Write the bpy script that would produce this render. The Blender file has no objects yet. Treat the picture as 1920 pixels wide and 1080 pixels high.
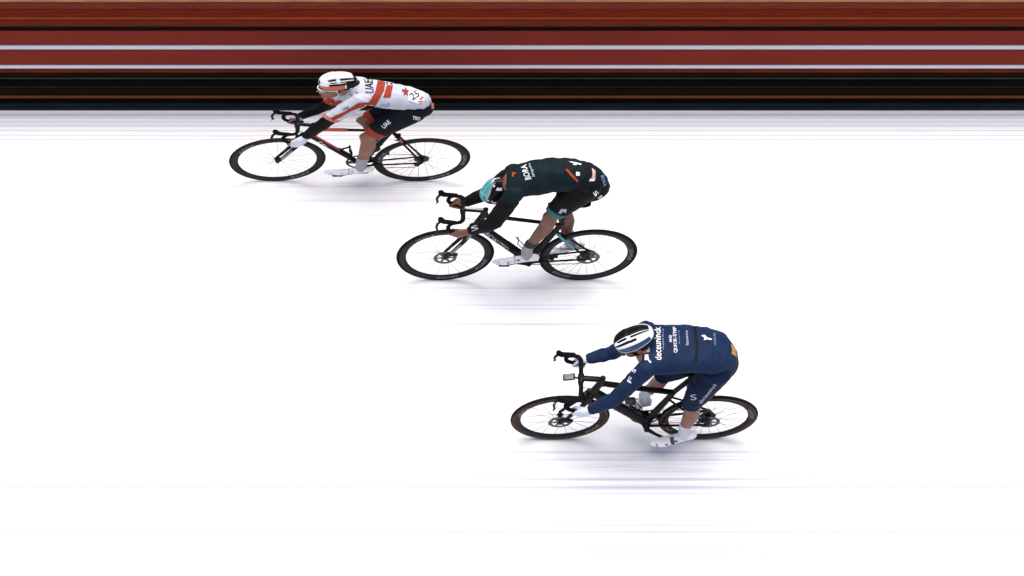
import bpy, bmesh, math, random
import numpy as np
from mathutils import Vector, Matrix
from mathutils.bvhtree import BVHTree
random.seed(4)
scene = bpy.context.scene
COL = scene.collection

# ------------------------------------------------------------------ camera, sky, sun, exposure
cam_d = bpy.data.cameras.new('camera'); cam = bpy.data.objects.new('camera', cam_d); COL.objects.link(cam)
cam.location = (0, 0, 9.19); cam.rotation_euler = (math.radians(40), 0, 0)
cam_d.sensor_width = 36; cam_d.lens = 57.375; cam_d.clip_start = .1; cam_d.clip_end = 3000
scene.camera = cam
SUN_EL, SUN_AZ = 83, 10          # degrees; the soft sun stands behind the far barrier
world = bpy.data.worlds.new('World'); scene.world = world; world.use_nodes = True
wn = world.node_tree; bg = wn.nodes['Background']
sky = wn.nodes.new('ShaderNodeTexSky'); sky.sky_type = 'NISHITA'; sky.sun_disc = False
sky.sun_elevation = math.radians(SUN_EL); sky.sun_rotation = math.radians(SUN_AZ)
sky.air_density = .6; sky.dust_density = 4.0; sky.ozone_density = .6
wn.links.new(sky.outputs[0], bg.inputs[0]); bg.inputs[1].default_value = .125
sun_d = bpy.data.lights.new('sun', 'SUN'); sun_d.energy = 1.8; sun_d.angle = math.radians(62); sun_d.color = (1, .965, .92)
sun = bpy.data.objects.new('sun', sun_d); COL.objects.link(sun)
sv = Vector((math.sin(math.radians(SUN_AZ)) * math.cos(math.radians(SUN_EL)), math.cos(math.radians(SUN_AZ)) * math.cos(math.radians(SUN_EL)), math.sin(math.radians(SUN_EL))))
sun.rotation_euler = sv.to_track_quat('Z', 'Y').to_euler(); sun.location = (0, 0, 30)
scene.view_settings.view_transform = 'Standard'; scene.view_settings.look = 'None'
scene.view_settings.gamma = 1; scene.view_settings.use_curve_mapping = False
scene.view_settings.exposure = .62
scene.cycles.max_bounces = 8; scene.cycles.use_denoising = True

# ------------------------------------------------------------------ materials
MATS = {}
def mat(name, rgb, rough=.6, var=.12, scale=30, bump=0., bscale=120, metal=0., coat=0., sheen=0., stretch=None, spec=None):
    if name in MATS: return MATS[name]
    m = bpy.data.materials.new(name); m.use_nodes = True; nt = m.node_tree; N = nt.nodes; Lk = nt.links
    b = N['Principled BSDF']; b.inputs['Roughness'].default_value = rough; b.inputs['Metallic'].default_value = metal
    b.inputs['Specular IOR Level'].default_value = spec if spec is not None else (.08 if rough >= .55 else (.12 if max(rgb) < .03 else .3))
    if coat: b.inputs['Coat Weight'].default_value = coat; b.inputs['Coat Roughness'].default_value = .15
    if sheen: b.inputs['Sheen Weight'].default_value = sheen
    tc = N.new('ShaderNodeTexCoord'); mp = N.new('ShaderNodeMapping')
    if stretch: mp.inputs['Scale'].default_value = stretch
    Lk.new(tc.outputs['Object'], mp.inputs[0])
    n = N.new('ShaderNodeTexNoise'); n.inputs['Scale'].default_value = scale; n.inputs['Detail'].default_value = 4
    Lk.new(mp.outputs[0], n.inputs['Vector'])
    r = N.new('ShaderNodeValToRGB')
    r.color_ramp.elements[0].position = .3; r.color_ramp.elements[1].position = .7
    r.color_ramp.elements[0].color = tuple(c * (1 - var) for c in rgb) + (1,)
    r.color_ramp.elements[1].color = tuple(min(1, c * (1 + var)) for c in rgb) + (1,)
    Lk.new(n.outputs['Fac'], r.inputs[0]); Lk.new(r.outputs[0], b.inputs['Base Color'])
    if bump:
        n2 = N.new('ShaderNodeTexNoise'); n2.inputs['Scale'].default_value = bscale; n2.inputs['Detail'].default_value = 3
        Lk.new(mp.outputs[0], n2.inputs['Vector'])
        bp = N.new('ShaderNodeBump'); bp.inputs['Strength'].default_value = bump; bp.inputs['Distance'].default_value = .02
        Lk.new(n2.outputs['Fac'], bp.inputs['Height']); Lk.new(bp.outputs[0], b.inputs['Normal'])
    MATS[name] = m; return m
def cloth(name, rgb, var=.14): return mat(name, rgb, .75, var, 9, .35, 16, sheen=.15)

mat('white_kit', (.53, .55, .61), .7, .06, 9, .45, 15)
mat('pure_white', (.84, .85, .88), .6, .05)
mat('red_kit', (.33, .048, .028), .65, .1)
mat('pink_kit', (.50, .17, .13), .65, .1)
mat('dark_kit', (.02, .022, .03), .6, .1)
mat('blue_kit', (.22, .31, .5), .6, .1)
mat('grey_kit', (.42, .43, .52), .6, .15)
mat('pale_teal', (.42, .62, .66), .6, .1)
mat('orange_kit', (.45, .065, .025), .6, .1)
mat('black_kit', (.010, .010, .012), .6, .15)
mat('gold_kit', (.40, .25, .08), .6, .15)
mat('skin_pale', (.62, .42, .36), .5, .08)
mat('skin_fair', (.25, .115, .078), .45, .16, 14, .12, 60)
mat('skin_tan', (.19, .085, .054), .45, .16, 14, .12, 60)
mat('hair', (.012, .009, .007), .6, .3, 60, .4, 200)
mat('beard', (.03, .017, .012), .7, .3, 60)
mat('lip', (.30, .09, .08), .4)
mat('eye_white', (.7, .7, .68), .2, .02)
mat('navy_shorts', (.0055, .008, .0115), .65, .2, 9, .35, 16)
mat('green_jersey', (.0068, .0165, .0185), .65, .22, 9, .4, 14)
mat('black_shorts', (.006, .006, .007), .6, .25, 9, .35, 16)
mat('navy_jersey', (.0095, .023, .062), .6, .2, 9, .5, 13)
mat('navy_bib', (.006, .0135, .042), .6, .18, 9, .4, 15)
mat('teal_hem', (.03, .17, .17), .6, .12)
mat('teal_gloss', (.10, .40, .41), .3, .06, coat=.4)
mat('white_gloss', (.82, .82, .84), .25, .04, coat=.5)
mat('black_gloss', (.006, .006, .0065), .3, .2, coat=.04)
mat('red_gloss', (.52, .075, .03), .25, .08, coat=.5)
mat('navy_gloss', (.022, .05, .12), .25, .08, coat=.4)
mat('grey_gloss', (.45, .46, .5), .3, .1, coat=.3)
mat('vent_dark', (.008, .008, .009), .7)
mat('glove_white', (.62, .65, .74), .7, .1, 20, .4, 50)
mat('sock_grey', (.37, .34, .36), .8, .12, 30, .3, 90)
mat('sock_black', (.05, .05, .05), .8, .12, 30, .3, 90)
mat('sock_white', (.62, .6, .64), .8, .1, 30, .3, 90)
mat('shoe_white', (.78, .78, .82), .35, .06, 30, .1)
mat('shoe_sole', (.05, .05, .055), .5)
mat('shoe_mark', (.06, .07, .09), .5)
mat('green_mark', (.04, .16, .11), .5)
mat('tyre', (.007, .007, .007), .7, .25, 40, .3, 150)
mat('tyre_olive', (.022, .019, .010), .75, .25, 40, .3, 150)
mat('tan_wall', (.13, .062, .022), .75, .25, 40)
mat('rim', (.013, .013, .0145), .35, .3, 12, coat=.10)
mat('rim_letter', (.21, .21, .24), .5)
mat('spoke', (.05, .05, .06), .35, .1, metal=.4)
mat('carbon', (.004, .004, .0045), .35, .3, 60, coat=.04)
mat('frame_red', (.46, .065, .025), .3, .1, coat=.4)
mat('frame_grey', (.18, .18, .20), .35, .1, coat=.4)
mat('frame_teal', (.10, .30, .33), .35, .1, coat=.4)
mat('bar_tape', (.007, .007, .0075), .85, .25, 50, .4, 160)
mat('metal', (.35, .35, .37), .3, .1, metal=.9)
mat('chain_metal', (.07, .068, .065), .4, .2, metal=.8)
mat('cog', (.05, .05, .052), .4, .2, metal=.8)
mat('rotor', (.09, .09, .095), .35, .15, metal=.8)
mat('saddle', (.013, .013, .014), .5, .2)
mat('screen', (.17, .17, .19), .25, .1)
mat('plate', (.16, .115, .10), .5, .25, 60)
mat('lens', (.30, .28, .25), .1, .1, coat=.6)

# ------------------------------------------------------------------ geometry helpers (lists of verts, faces)
def V(*a): return np.array(a if len(a) > 1 else a[0], float)
def unit(v): v = np.asarray(v, float); return v / (np.linalg.norm(v) + 1e-12)
def loft(P, ra, rb=None, n=16, round_ends=True, side=None):
    """tube through the points P; ra = radius towards the side (y), rb = radius in the plane of travel"""
    P = [V(p) for p in P]
    ra = list(ra) if hasattr(ra, '__len__') else [ra] * len(P)
    rb = list(ra) if rb is None else (list(rb) if hasattr(rb, '__len__') else [rb] * len(P))
    T = []
    for i in range(len(P)):
        a, b = P[max(i - 1, 0)], P[min(i + 1, len(P) - 1)]
        T.append(unit(b - a))
    st = []
    def ends(i, sgn):
        return [(P[i] + sgn * T[i] * max(min(ra[i], rb[i]), 1e-4) * math.sin(q), ra[i] * math.cos(q), rb[i] * math.cos(q), T[i]) for q in (.5, 1., 1.4)]
    if round_ends: st += ends(0, -1)[::-1]
    st += [(P[i], ra[i], rb[i], T[i]) for i in range(len(P))]
    if round_ends: st += ends(len(P) - 1, 1)
    verts, faces = [], []
    ref = V(0, 1, 0) if side is None else V(side)
    prev = None
    for (p, a, b, t) in st:
        s = ref - t * (ref @ t)
        if np.linalg.norm(s) < .15:
            s = prev - t * (prev @ t) if prev is not None else V(1, 0, 0) - t * t[0]
        s = unit(s)
        if prev is not None and s @ prev < 0: s = -s
        prev = s; nn = np.cross(t, s)
        for k in range(n):
            q = 2 * math.pi * k / n
            verts.append(p + s * a * math.cos(q) + nn * b * math.sin(q))
    m = len(st)
    for i in range(m - 1):
        for k in range(n):
            faces.append((i * n + k, i * n + (k + 1) % n, (i + 1) * n + (k + 1) % n, (i + 1) * n + k))
    faces.append(tuple(range(n))[::-1]); faces.append(tuple((m - 1) * n + k for k in range(n)))
    return verts, faces
def ellipsoid(c, r, axes=None, nu=14, nv=20):
    c = V(c); A = np.eye(3) if axes is None else np.array(axes, float)   # rows = axes
    verts, faces = [], []
    for i in range(nu + 1):
        t = math.pi * i / nu
        for k in range(nv):
            q = 2 * math.pi * k / nv
            l = V(r[0] * math.sin(t) * math.cos(q), r[1] * math.sin(t) * math.sin(q), r[2] * math.cos(t))
            verts.append(c + A.T @ l)
    for i in range(nu):
        for k in range(nv):
            a, b, c2, d2 = i * nv + k, i * nv + (k + 1) % nv, (i + 1) * nv + (k + 1) % nv, (i + 1) * nv + k
            faces.append((a, d2, c2, b))
    return verts, faces
def box(c, h, axes=None, bev=.15):
    """bevelled box: centre, half sizes, axes rows"""
    A = np.eye(3) if axes is None else np.array(axes, float)
    bm = bmesh.new(); bmesh.ops.create_cube(bm, size=2)
    for v in bm.verts: v.co = Vector((v.co.x * h[0], v.co.y * h[1], v.co.z * h[2]))
    bmesh.ops.bevel(bm, geom=bm.edges[:], offset=min(h) * bev * 2, segments=2, affect='EDGES', profile=.5)
    vs = [V(c) + A.T @ V(tuple(v.co)) for v in bm.verts]; bm.verts.index_update()
    fs = [tuple(v.index for v in f.verts) for f in bm.faces]; bm.free()
    return vs, fs
def lathe_y(prof, c, n=72):
    """closed ring of profile points (radius, y) about the y axis through c"""
    vs, fs = [], []; m = len(prof)
    for i in range(n):
        q = 2 * math.pi * i / n
        for (r, y) in prof: vs.append(V(c) + V(r * math.cos(q), y, r * math.sin(q)))
    for i in range(n):
        for k in range(m):
            a, b = i * m + k, i * m + (k + 1) % m
            a2, b2 = ((i + 1) % n) * m + k, ((i + 1) % n) * m + (k + 1) % m
            fs.append((a, b, b2, a2))
    return vs, fs
def disc_y(r, y0, y1, c, n=28, teeth=0, depth=0., hole=0.):
    vs, fs = [], []
    N = n if not teeth else teeth * 4
    for y in (y0, y1):
        for i in range(N):
            rr = r - (depth if teeth and i % 4 in (2, 3) else 0); q = 2 * math.pi * i / N
            vs.append(V(c) + V(rr * math.cos(q), y, rr * math.sin(q)))
    for i in range(N): fs.append((i, (i + 1) % N, N + (i + 1) % N, N + i))
    if hole:
        k = 2 * N
        for y in (y0, y1):
            for i in range(N):
                q = 2 * math.pi * i / N; vs.append(V(c) + V(hole * math.cos(q), y, hole * math.sin(q)))
        for i in range(N):
            j = (i + 1) % N
            fs += [(i, k + i, k + j, j), (N + i, N + j, k + N + j, k + N + i), (k + i, k + N + i, k + N + j, k + j)]
    else:
        fs.append(tuple(range(N))[::-1]); fs.append(tuple(range(N, 2 * N)))
    return vs, fs
def join(gs):
    vs, fs = [], []
    for v, f in gs:
        o = len(vs); vs += list(v); fs += [tuple(i + o for i in q) for q in f]
    return vs, fs

# ------------------------------------------------------------------ objects
def finish(name, mesh, material, parent, label=None, smooth=40):
    for m in (material if isinstance(material, (list, tuple)) else [material]): mesh.materials.append(MATS[m] if isinstance(m, str) else m)
    if smooth:
        mesh.polygons.foreach_set('use_smooth', [True] * len(mesh.polygons))
        try: mesh.set_sharp_from_angle(angle=math.radians(smooth))
        except Exception: pass
    o = bpy.data.objects.new(name, mesh); COL.objects.link(o)
    if parent is not None: o.parent = parent
    if label: o['label'] = label
    return o
class Frame:
    """a rider's own axes: x backwards along the bicycle, y away from the camera tower, z up"""
    def __init__(s, B): s.B = np.array(B)
    def __call__(s, vs): return (np.asarray(vs, float) @ s.B.T)
def part(fr, name, gs, material, parent, label=None, smooth=40):
    vs, fs = join(gs) if isinstance(gs, list) else gs
    me = bpy.data.meshes.new(name); me.from_pydata(fr(vs).tolist(), [], fs); me.validate(); me.update()
    bm = bmesh.new(); bm.from_mesh(me); bmesh.ops.recalc_face_normals(bm, faces=bm.faces[:]); bm.to_mesh(me); bm.free()
    return finish(name, me, material, parent, label, smooth)
from mathutils import noise as mnoise
def fused(gs, voxel=.007, it=6, fac=.5, folds=0., along=(1, 0, 0)):
    """union of overlapping closed shells as one continuous skin, in rider axes"""
    vs, fs = join(gs)
    me = bpy.data.meshes.new('tmp'); me.from_pydata([tuple(v) for v in vs], [], fs); me.update()
    bm = bmesh.new(); bm.from_mesh(me); bmesh.ops.recalc_face_normals(bm, faces=bm.faces[:]); bm.to_mesh(me); bm.free()
    o = bpy.data.objects.new('tmp', me); COL.objects.link(o)
    r = o.modifiers.new('r', 'REMESH'); r.mode = 'VOXEL'; r.voxel_size = voxel; r.use_smooth_shade = True
    s = o.modifiers.new('s', 'SMOOTH'); s.factor = fac; s.iterations = it
    dg = bpy.context.evaluated_depsgraph_get(); ev = o.evaluated_get(dg)
    em = bpy.data.meshes.new_from_object(ev)
    n = len(em.vertices); co = np.empty(n * 3); em.vertices.foreach_get('co', co)
    polys = [tuple(p.vertices) for p in em.polygons]
    if folds:   # soft cloth creases
        nr = np.empty(n * 3); em.vertices.foreach_get('normal', nr); c3 = co.reshape(-1, 3); n3 = nr.reshape(-1, 3)
        a = unit(along)
        for i in range(n):
            p = c3[i]; q = p + a * (p @ a) * .9
            w = mnoise.noise(Vector(p * 5.)) * .35
            h = mnoise.noise(Vector((q * 9. + w * 3.).tolist())); h2 = mnoise.noise(Vector((q * 20. + 7.).tolist()))
            ridge = (1 - abs(h) * 2.2)
            c3[i] = p + n3[i] * folds * (max(ridge, -.6) * .8 + .35 * h2 - .3)
        co = c3.ravel()
    bpy.data.objects.remove(o); bpy.data.meshes.remove(me); bpy.data.meshes.remove(em)
    return co.reshape(-1, 3), polys
def bvh(vf): return BVHTree.FromPolygons([tuple(v) for v in vf[0]], [tuple(f) for f in vf[1]])

def cut_grid(bm, step):
    xs = [v.co.x for v in bm.verts]; ys = [v.co.y for v in bm.verts]
    for ax, lo, hi in ((0, min(xs), max(xs)), (1, min(ys), max(ys))):
        k = math.floor(lo / step) + 1
        while k * step < hi:
            no = Vector((1, 0, 0)) if ax == 0 else Vector((0, 1, 0))
            bmesh.ops.bisect_plane(bm, geom=bm.verts[:] + bm.edges[:] + bm.faces[:], plane_co=no * (k * step), plane_no=no); k += 1
def lay_on(fr, bm, tree, view, name, material, parent, lift=.0045):
    """lay a flat outline (side elevation x, z) on the surface of a garment or tube as printed film"""
    d = Vector(view).normalized(); keep = {}
    for v in bm.verts:
        p0 = Vector((v.co.x, 0, v.co.y)) - d * 1.5
        best = None
        for tr in tree:
            h_ = tr.ray_cast(p0, d)
            if h_[0] is not None and (best is None or h_[3] < best[3]): best = h_
        hit, no = (best[0], best[1]) if best else (None, None)
        if hit is None: keep[v] = False; continue
        if no.dot(d) > 0: no = -no
        v.co = hit + no * lift; keep[v] = True
    bmesh.ops.delete(bm, geom=[v for v in bm.verts if not keep.get(v, False)], context='VERTS')
    bad = [f for f in bm.faces if max(e.calc_length() for e in f.edges) > .09]
    bmesh.ops.delete(bm, geom=bad, context='FACES')
    if not bm.faces: bm.free(); return None
    me = bpy.data.meshes.new(name); bm.to_mesh(me); bm.free()
    co = np.empty(len(me.vertices) * 3); me.vertices.foreach_get('co', co)
    me.vertices.foreach_set('co', fr(co.reshape(-1, 3)).ravel()); me.update()
    return finish(name, me, material, parent, None, 60)
def text_bm(txt, bold=.012):
    cu = bpy.data.curves.new('t', 'FONT'); cu.body = txt; cu.size = 1; cu.offset = bold; cu.resolution_u = 2
    o = bpy.data.objects.new('t', cu); COL.objects.link(o)
    dg = bpy.context.evaluated_depsgraph_get()
    me = bpy.data.meshes.new_from_object(o.evaluated_get(dg))
    bm = bmesh.new(); bm.from_mesh(me)
    bpy.data.objects.remove(o); bpy.data.curves.remove(cu); bpy.data.meshes.remove(me)
    bmesh.ops.remove_doubles(bm, verts=bm.verts[:], dist=1e-4)
    xs = [v.co.x for v in bm.verts]; ys = [v.co.y for v in bm.verts]
    for v in bm.verts:   # to -.5..+.5 in both directions
        v.co.x = (v.co.x - min(xs)) / (max(xs) - min(xs)) - .5; v.co.y = (v.co.y - min(ys)) / (max(ys) - min(ys)) - .5
    return bm

# ------------------------------------------------------------------ the setting
def sheet(name, x0, x1, y0, y1, z, m):
    me = bpy.data.meshes.new(name); me.from_pydata([(x0, y0, z), (x1, y0, z), (x1, y1, z), (x0, y1, z)], [], [(0, 1, 2, 3)]); me.update()
    o = finish(name, me, m, None, smooth=0); o['kind'] = 'structure'; return o
def node_mat(name):
    m = bpy.data.materials.new(name); m.use_nodes = True; MATS[name] = m; return m, m.node_tree.nodes, m.node_tree.links, m.node_tree.nodes['Principled BSDF']
mat('asphalt', (.05, .05, .052), .9, .3, 60, .4, 200)
mat('sand', (0.1767, 0.1070, 0.0512), .9, .2, 4, .3, 60)
# white finish paint, worn in fine tracks along the direction of travel
m, N, Lk, b = node_mat('road_paint'); b.inputs['Roughness'].default_value = .7
tc = N.new('ShaderNodeTexCoord'); sp = N.new('ShaderNodeSeparateXYZ'); Lk.new(tc.outputs['Object'], sp.inputs[0])
def ymap(scale, seed):
    c = N.new('ShaderNodeCombineXYZ'); a = N.new('ShaderNodeMath'); a.operation = 'MULTIPLY'; a.inputs[1].default_value = .02
    Lk.new(sp.outputs[0], a.inputs[0]); Lk.new(a.outputs[0], c.inputs[0]); Lk.new(sp.outputs[1], c.inputs[1]); c.inputs[2].default_value = seed
    n = N.new('ShaderNodeTexNoise'); n.inputs['Scale'].default_value = scale; n.inputs['Detail'].default_value = 3; n.inputs['Roughness'].default_value = .7
    Lk.new(c.outputs[0], n.inputs['Vector']); return n
def mathn(op, a, bb=None, cl=False):
    q = N.new('ShaderNodeMath'); q.operation = op; q.use_clamp = cl
    for i, s in enumerate((a, bb)):
        if s is None: continue
        if isinstance(s, (int, float)): q.inputs[i].default_value = s
        else: Lk.new(s, q.inputs[i])
    return q.outputs[0]
fine = N.new('ShaderNodeMapRange'); fine.inputs[1].default_value = .55; fine.inputs[2].default_value = .70
Lk.new(ymap(34, 3.1).outputs['Fac'], fine.inputs[0])
tracks = None
for (y, w, k) in ((9.535, .035, .75), (9.50, .012, .6), (9.457, .010, .62), (9.409, .018, .58), (9.354, .010, .6), (9.30, .010, .5), (9.255, .010, .6), (9.43, .09, .22), (8.737, .010, .45), (8.585, .010, .5), (8.265, .008, .5), (7.711, .008, .46), (7.549, .008, .44), (7.37, .018, .58), (7.141, .014, .5), (6.974, .014, .52), (6.62, .012, .48), (6.258, .016, .5), (6.197, .012, .5), (6.04, .020, .66), (5.975, .030, .68), (5.93, .012, .5), (5.682, .022, .62), (5.633, .026, .70), (5.517, .022, .66), (5.461, .026, .62), (5.39, .02, .55)):
    dlt = mathn('ABSOLUTE', mathn('SUBTRACT', sp.outputs[1], y))
    g = mathn('MULTIPLY', mathn('SUBTRACT', 1.0, mathn('DIVIDE', dlt, w), True), k)
    tracks = g if tracks is None else mathn('MAXIMUM', tracks, g)
soft = mathn('MULTIPLY', fine.outputs[0], .34)
wear = mathn('MAXIMUM', tracks, soft)
grit = N.new('ShaderNodeTexNoise'); grit.inputs['Scale'].default_value = 130; Lk.new(tc.outputs['Object'], grit.inputs['Vector'])
mx = N.new('ShaderNodeMix'); mx.data_type = 'RGBA'; mx.inputs[6].default_value = (.80, .80, .80, 1); mx.inputs[7].default_value = (.33, .34, .48, 1)
Lk.new(wear, mx.inputs[0]); Lk.new(mx.outputs[2], b.inputs['Base Color'])
bp = N.new('ShaderNodeBump'); bp.inputs['Strength'].default_value = .2; bp.inputs['Distance'].default_value = .003; Lk.new(grit.outputs['Fac'], bp.inputs['Height']); Lk.new(bp.outputs[0], b.inputs['Normal'])

YB = 9.587
sheet('ground', -900, 900, -900, 900, -.004, 'asphalt')
sheet('road', -18, 18, -4, YB + .02, .0, 'road_paint')
sheet('verge', -60, 60, YB + .1, YB + 60, .0, 'sand')

def thing(name, label, cat, loc=(0, 0, 0), group=None):
    o = bpy.data.objects.new(name, None); COL.objects.link(o); o.location = loc; o.empty_display_size = .2
    o['label'] = label; o['category'] = cat
    if group: o['group'] = group
    return o
ident = Frame(np.eye(3))
def long_box(name, y0, y1, z0, z1, m, parent, bev=.004, hx=16):
    bm = bmesh.new(); bmesh.ops.create_cube(bm, size=1)
    for v in bm.verts: v.co = Vector((v.co.x * 2 * hx, (y0 + y1) / 2 + v.co.y * (y1 - y0), (z0 + z1) / 2 + v.co.z * (z1 - z0)))
    bv = min(bev, (y1 - y0) * .3, (z1 - z0) * .3)
    bmesh.ops.bevel(bm, geom=[e for e in bm.edges if abs(e.verts[0].co.x - e.verts[1].co.x) > 1], offset=bv, segments=2, affect='EDGES')
    me = bpy.data.meshes.new(name); bm.to_mesh(me); bm.free()
    return finish(name, me, m, parent, smooth=30)
def long_tube(name, y, z, r, m, parent, hx=16):
    vs, fs = loft([(-hx, y, z), (hx, y, z)], r, n=12, round_ends=False)
    return part(ident, name, [(vs, fs)], m, parent)
LS = (.15, 1, 1)
mat('board_red', (0.2000, 0.0279, 0.0186), .6, .08, 6, .05, 30, stretch=LS, spec=.02)
mat('board_red_dark', (0.1348, 0.0186, 0.0093), .65, .2, 14, .05, 30, stretch=LS, spec=.02)
mat('board_red_deep', (.125, .014, .006), .65, .2, 14, .05, 30, stretch=LS, spec=.02)
mat('board_stripe', (0.6138, 0.6045, 0.6882), .5, .04, 6, stretch=LS, spec=.02)
mat('board_black', (.0025, .0022, .002), .6, .3, 14, stretch=LS, spec=.02)
mat('board_brown', (.008, .005, .002), .6, .3, 14, stretch=LS, spec=.02)
mat('board_slate', (.012, .016, .017), .6, .2, 14, stretch=LS, spec=.02)
mat('rail_grey', (.055, .055, .05), .5, .15, 14, stretch=LS, spec=.02)
mat('rail_brown', (.032, .022, .016), .5, .15, 14, stretch=LS, spec=.02)
mat('rail_red', (.15, .035, .018), .5, .15, 14, stretch=LS, spec=.02)
mat('carpet_red', (0.0791, 0.0140, 0.0093), .9, .15, 30, .2, 90, stretch=LS, spec=.02)
mat('carpet_deep', (0.0670, 0.0084, 0.0028), .9, .15, 30, .2, 90, stretch=LS, spec=.02)
mat('carpet_bright', (0.1209, 0.0186, 0.0102), .9, .12, 30, .2, 90, stretch=LS, spec=.02)
mat('carpet_brown', (0.0605, 0.0102, 0.0047), .9, .15, 30, .2, 90, stretch=LS, spec=.02)
mat('kerb_dark', (.026, .022, .032), .7, .2, 14, stretch=LS, spec=.02)
ba = thing('barrier', 'long black and red crowd barrier with two white stripes along the far road edge', 'barrier', (0, YB, 0))
def bz(name, z0, z1, m, front=0., depth=.05, label=None):
    o = long_box(name, front, front + depth, z0 + .0008, z1 - .0008, m, ba)
    if label: o['label'] = label
bz('kick_board', .0, .030, 'kerb_dark', -.004)
bz('plank', .030, .079, 'board_slate', .0)
bz('plank', .079, .127, 'board_black', .004)
bz('plank', .161, .241, 'board_brown', .004)
bz('plank', .256, .3305, 'board_black', .004)
bz('plank', .348, .406, 'board_brown', .006)
long_box('backing_sheet', .055, .07, .004, .59, 'board_black', ba)
long_tube('rail', .008, .144, .0135, 'rail_red', ba)
long_tube('rail', .012, .2487, .0068, 'rail_brown', ba)
long_tube('rail', .012, .3393, .0062, 'rail_grey', ba)
bz('red_panel', .407, .4515, 'board_red_dark', .0)
bz('white_stripe', .453, .4895, 'board_stripe', -.003)
bz('red_panel', .491, .6505, 'board_red', .0)
bz('white_stripe', .652, .6945, 'board_stripe', -.003)
bz('red_panel', .696, .8465, 'board_red', .0, .022)
bz('top_rail', .848, .872, 'board_black', -.004, .028)
long_box('top_backing', .026, .05, .60, .845, 'board_black', ba)
cp = thing('carpet', 'dark red carpet strip lying on the ground behind the long barrier', 'carpet', (0, YB, 0))
long_box('carpet_strip', .99, 1.088, .002, .012, 'carpet_brown', cp)
long_box('carpet_edge', 1.090, 1.132, .002, .016, 'carpet_bright', cp)
long_box('carpet_strip', 1.134, 1.231, .002, .012, 'carpet_deep', cp)
long_box('carpet_strip', 1.233, 1.333, .002, .013, 'carpet_red', cp)

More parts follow.
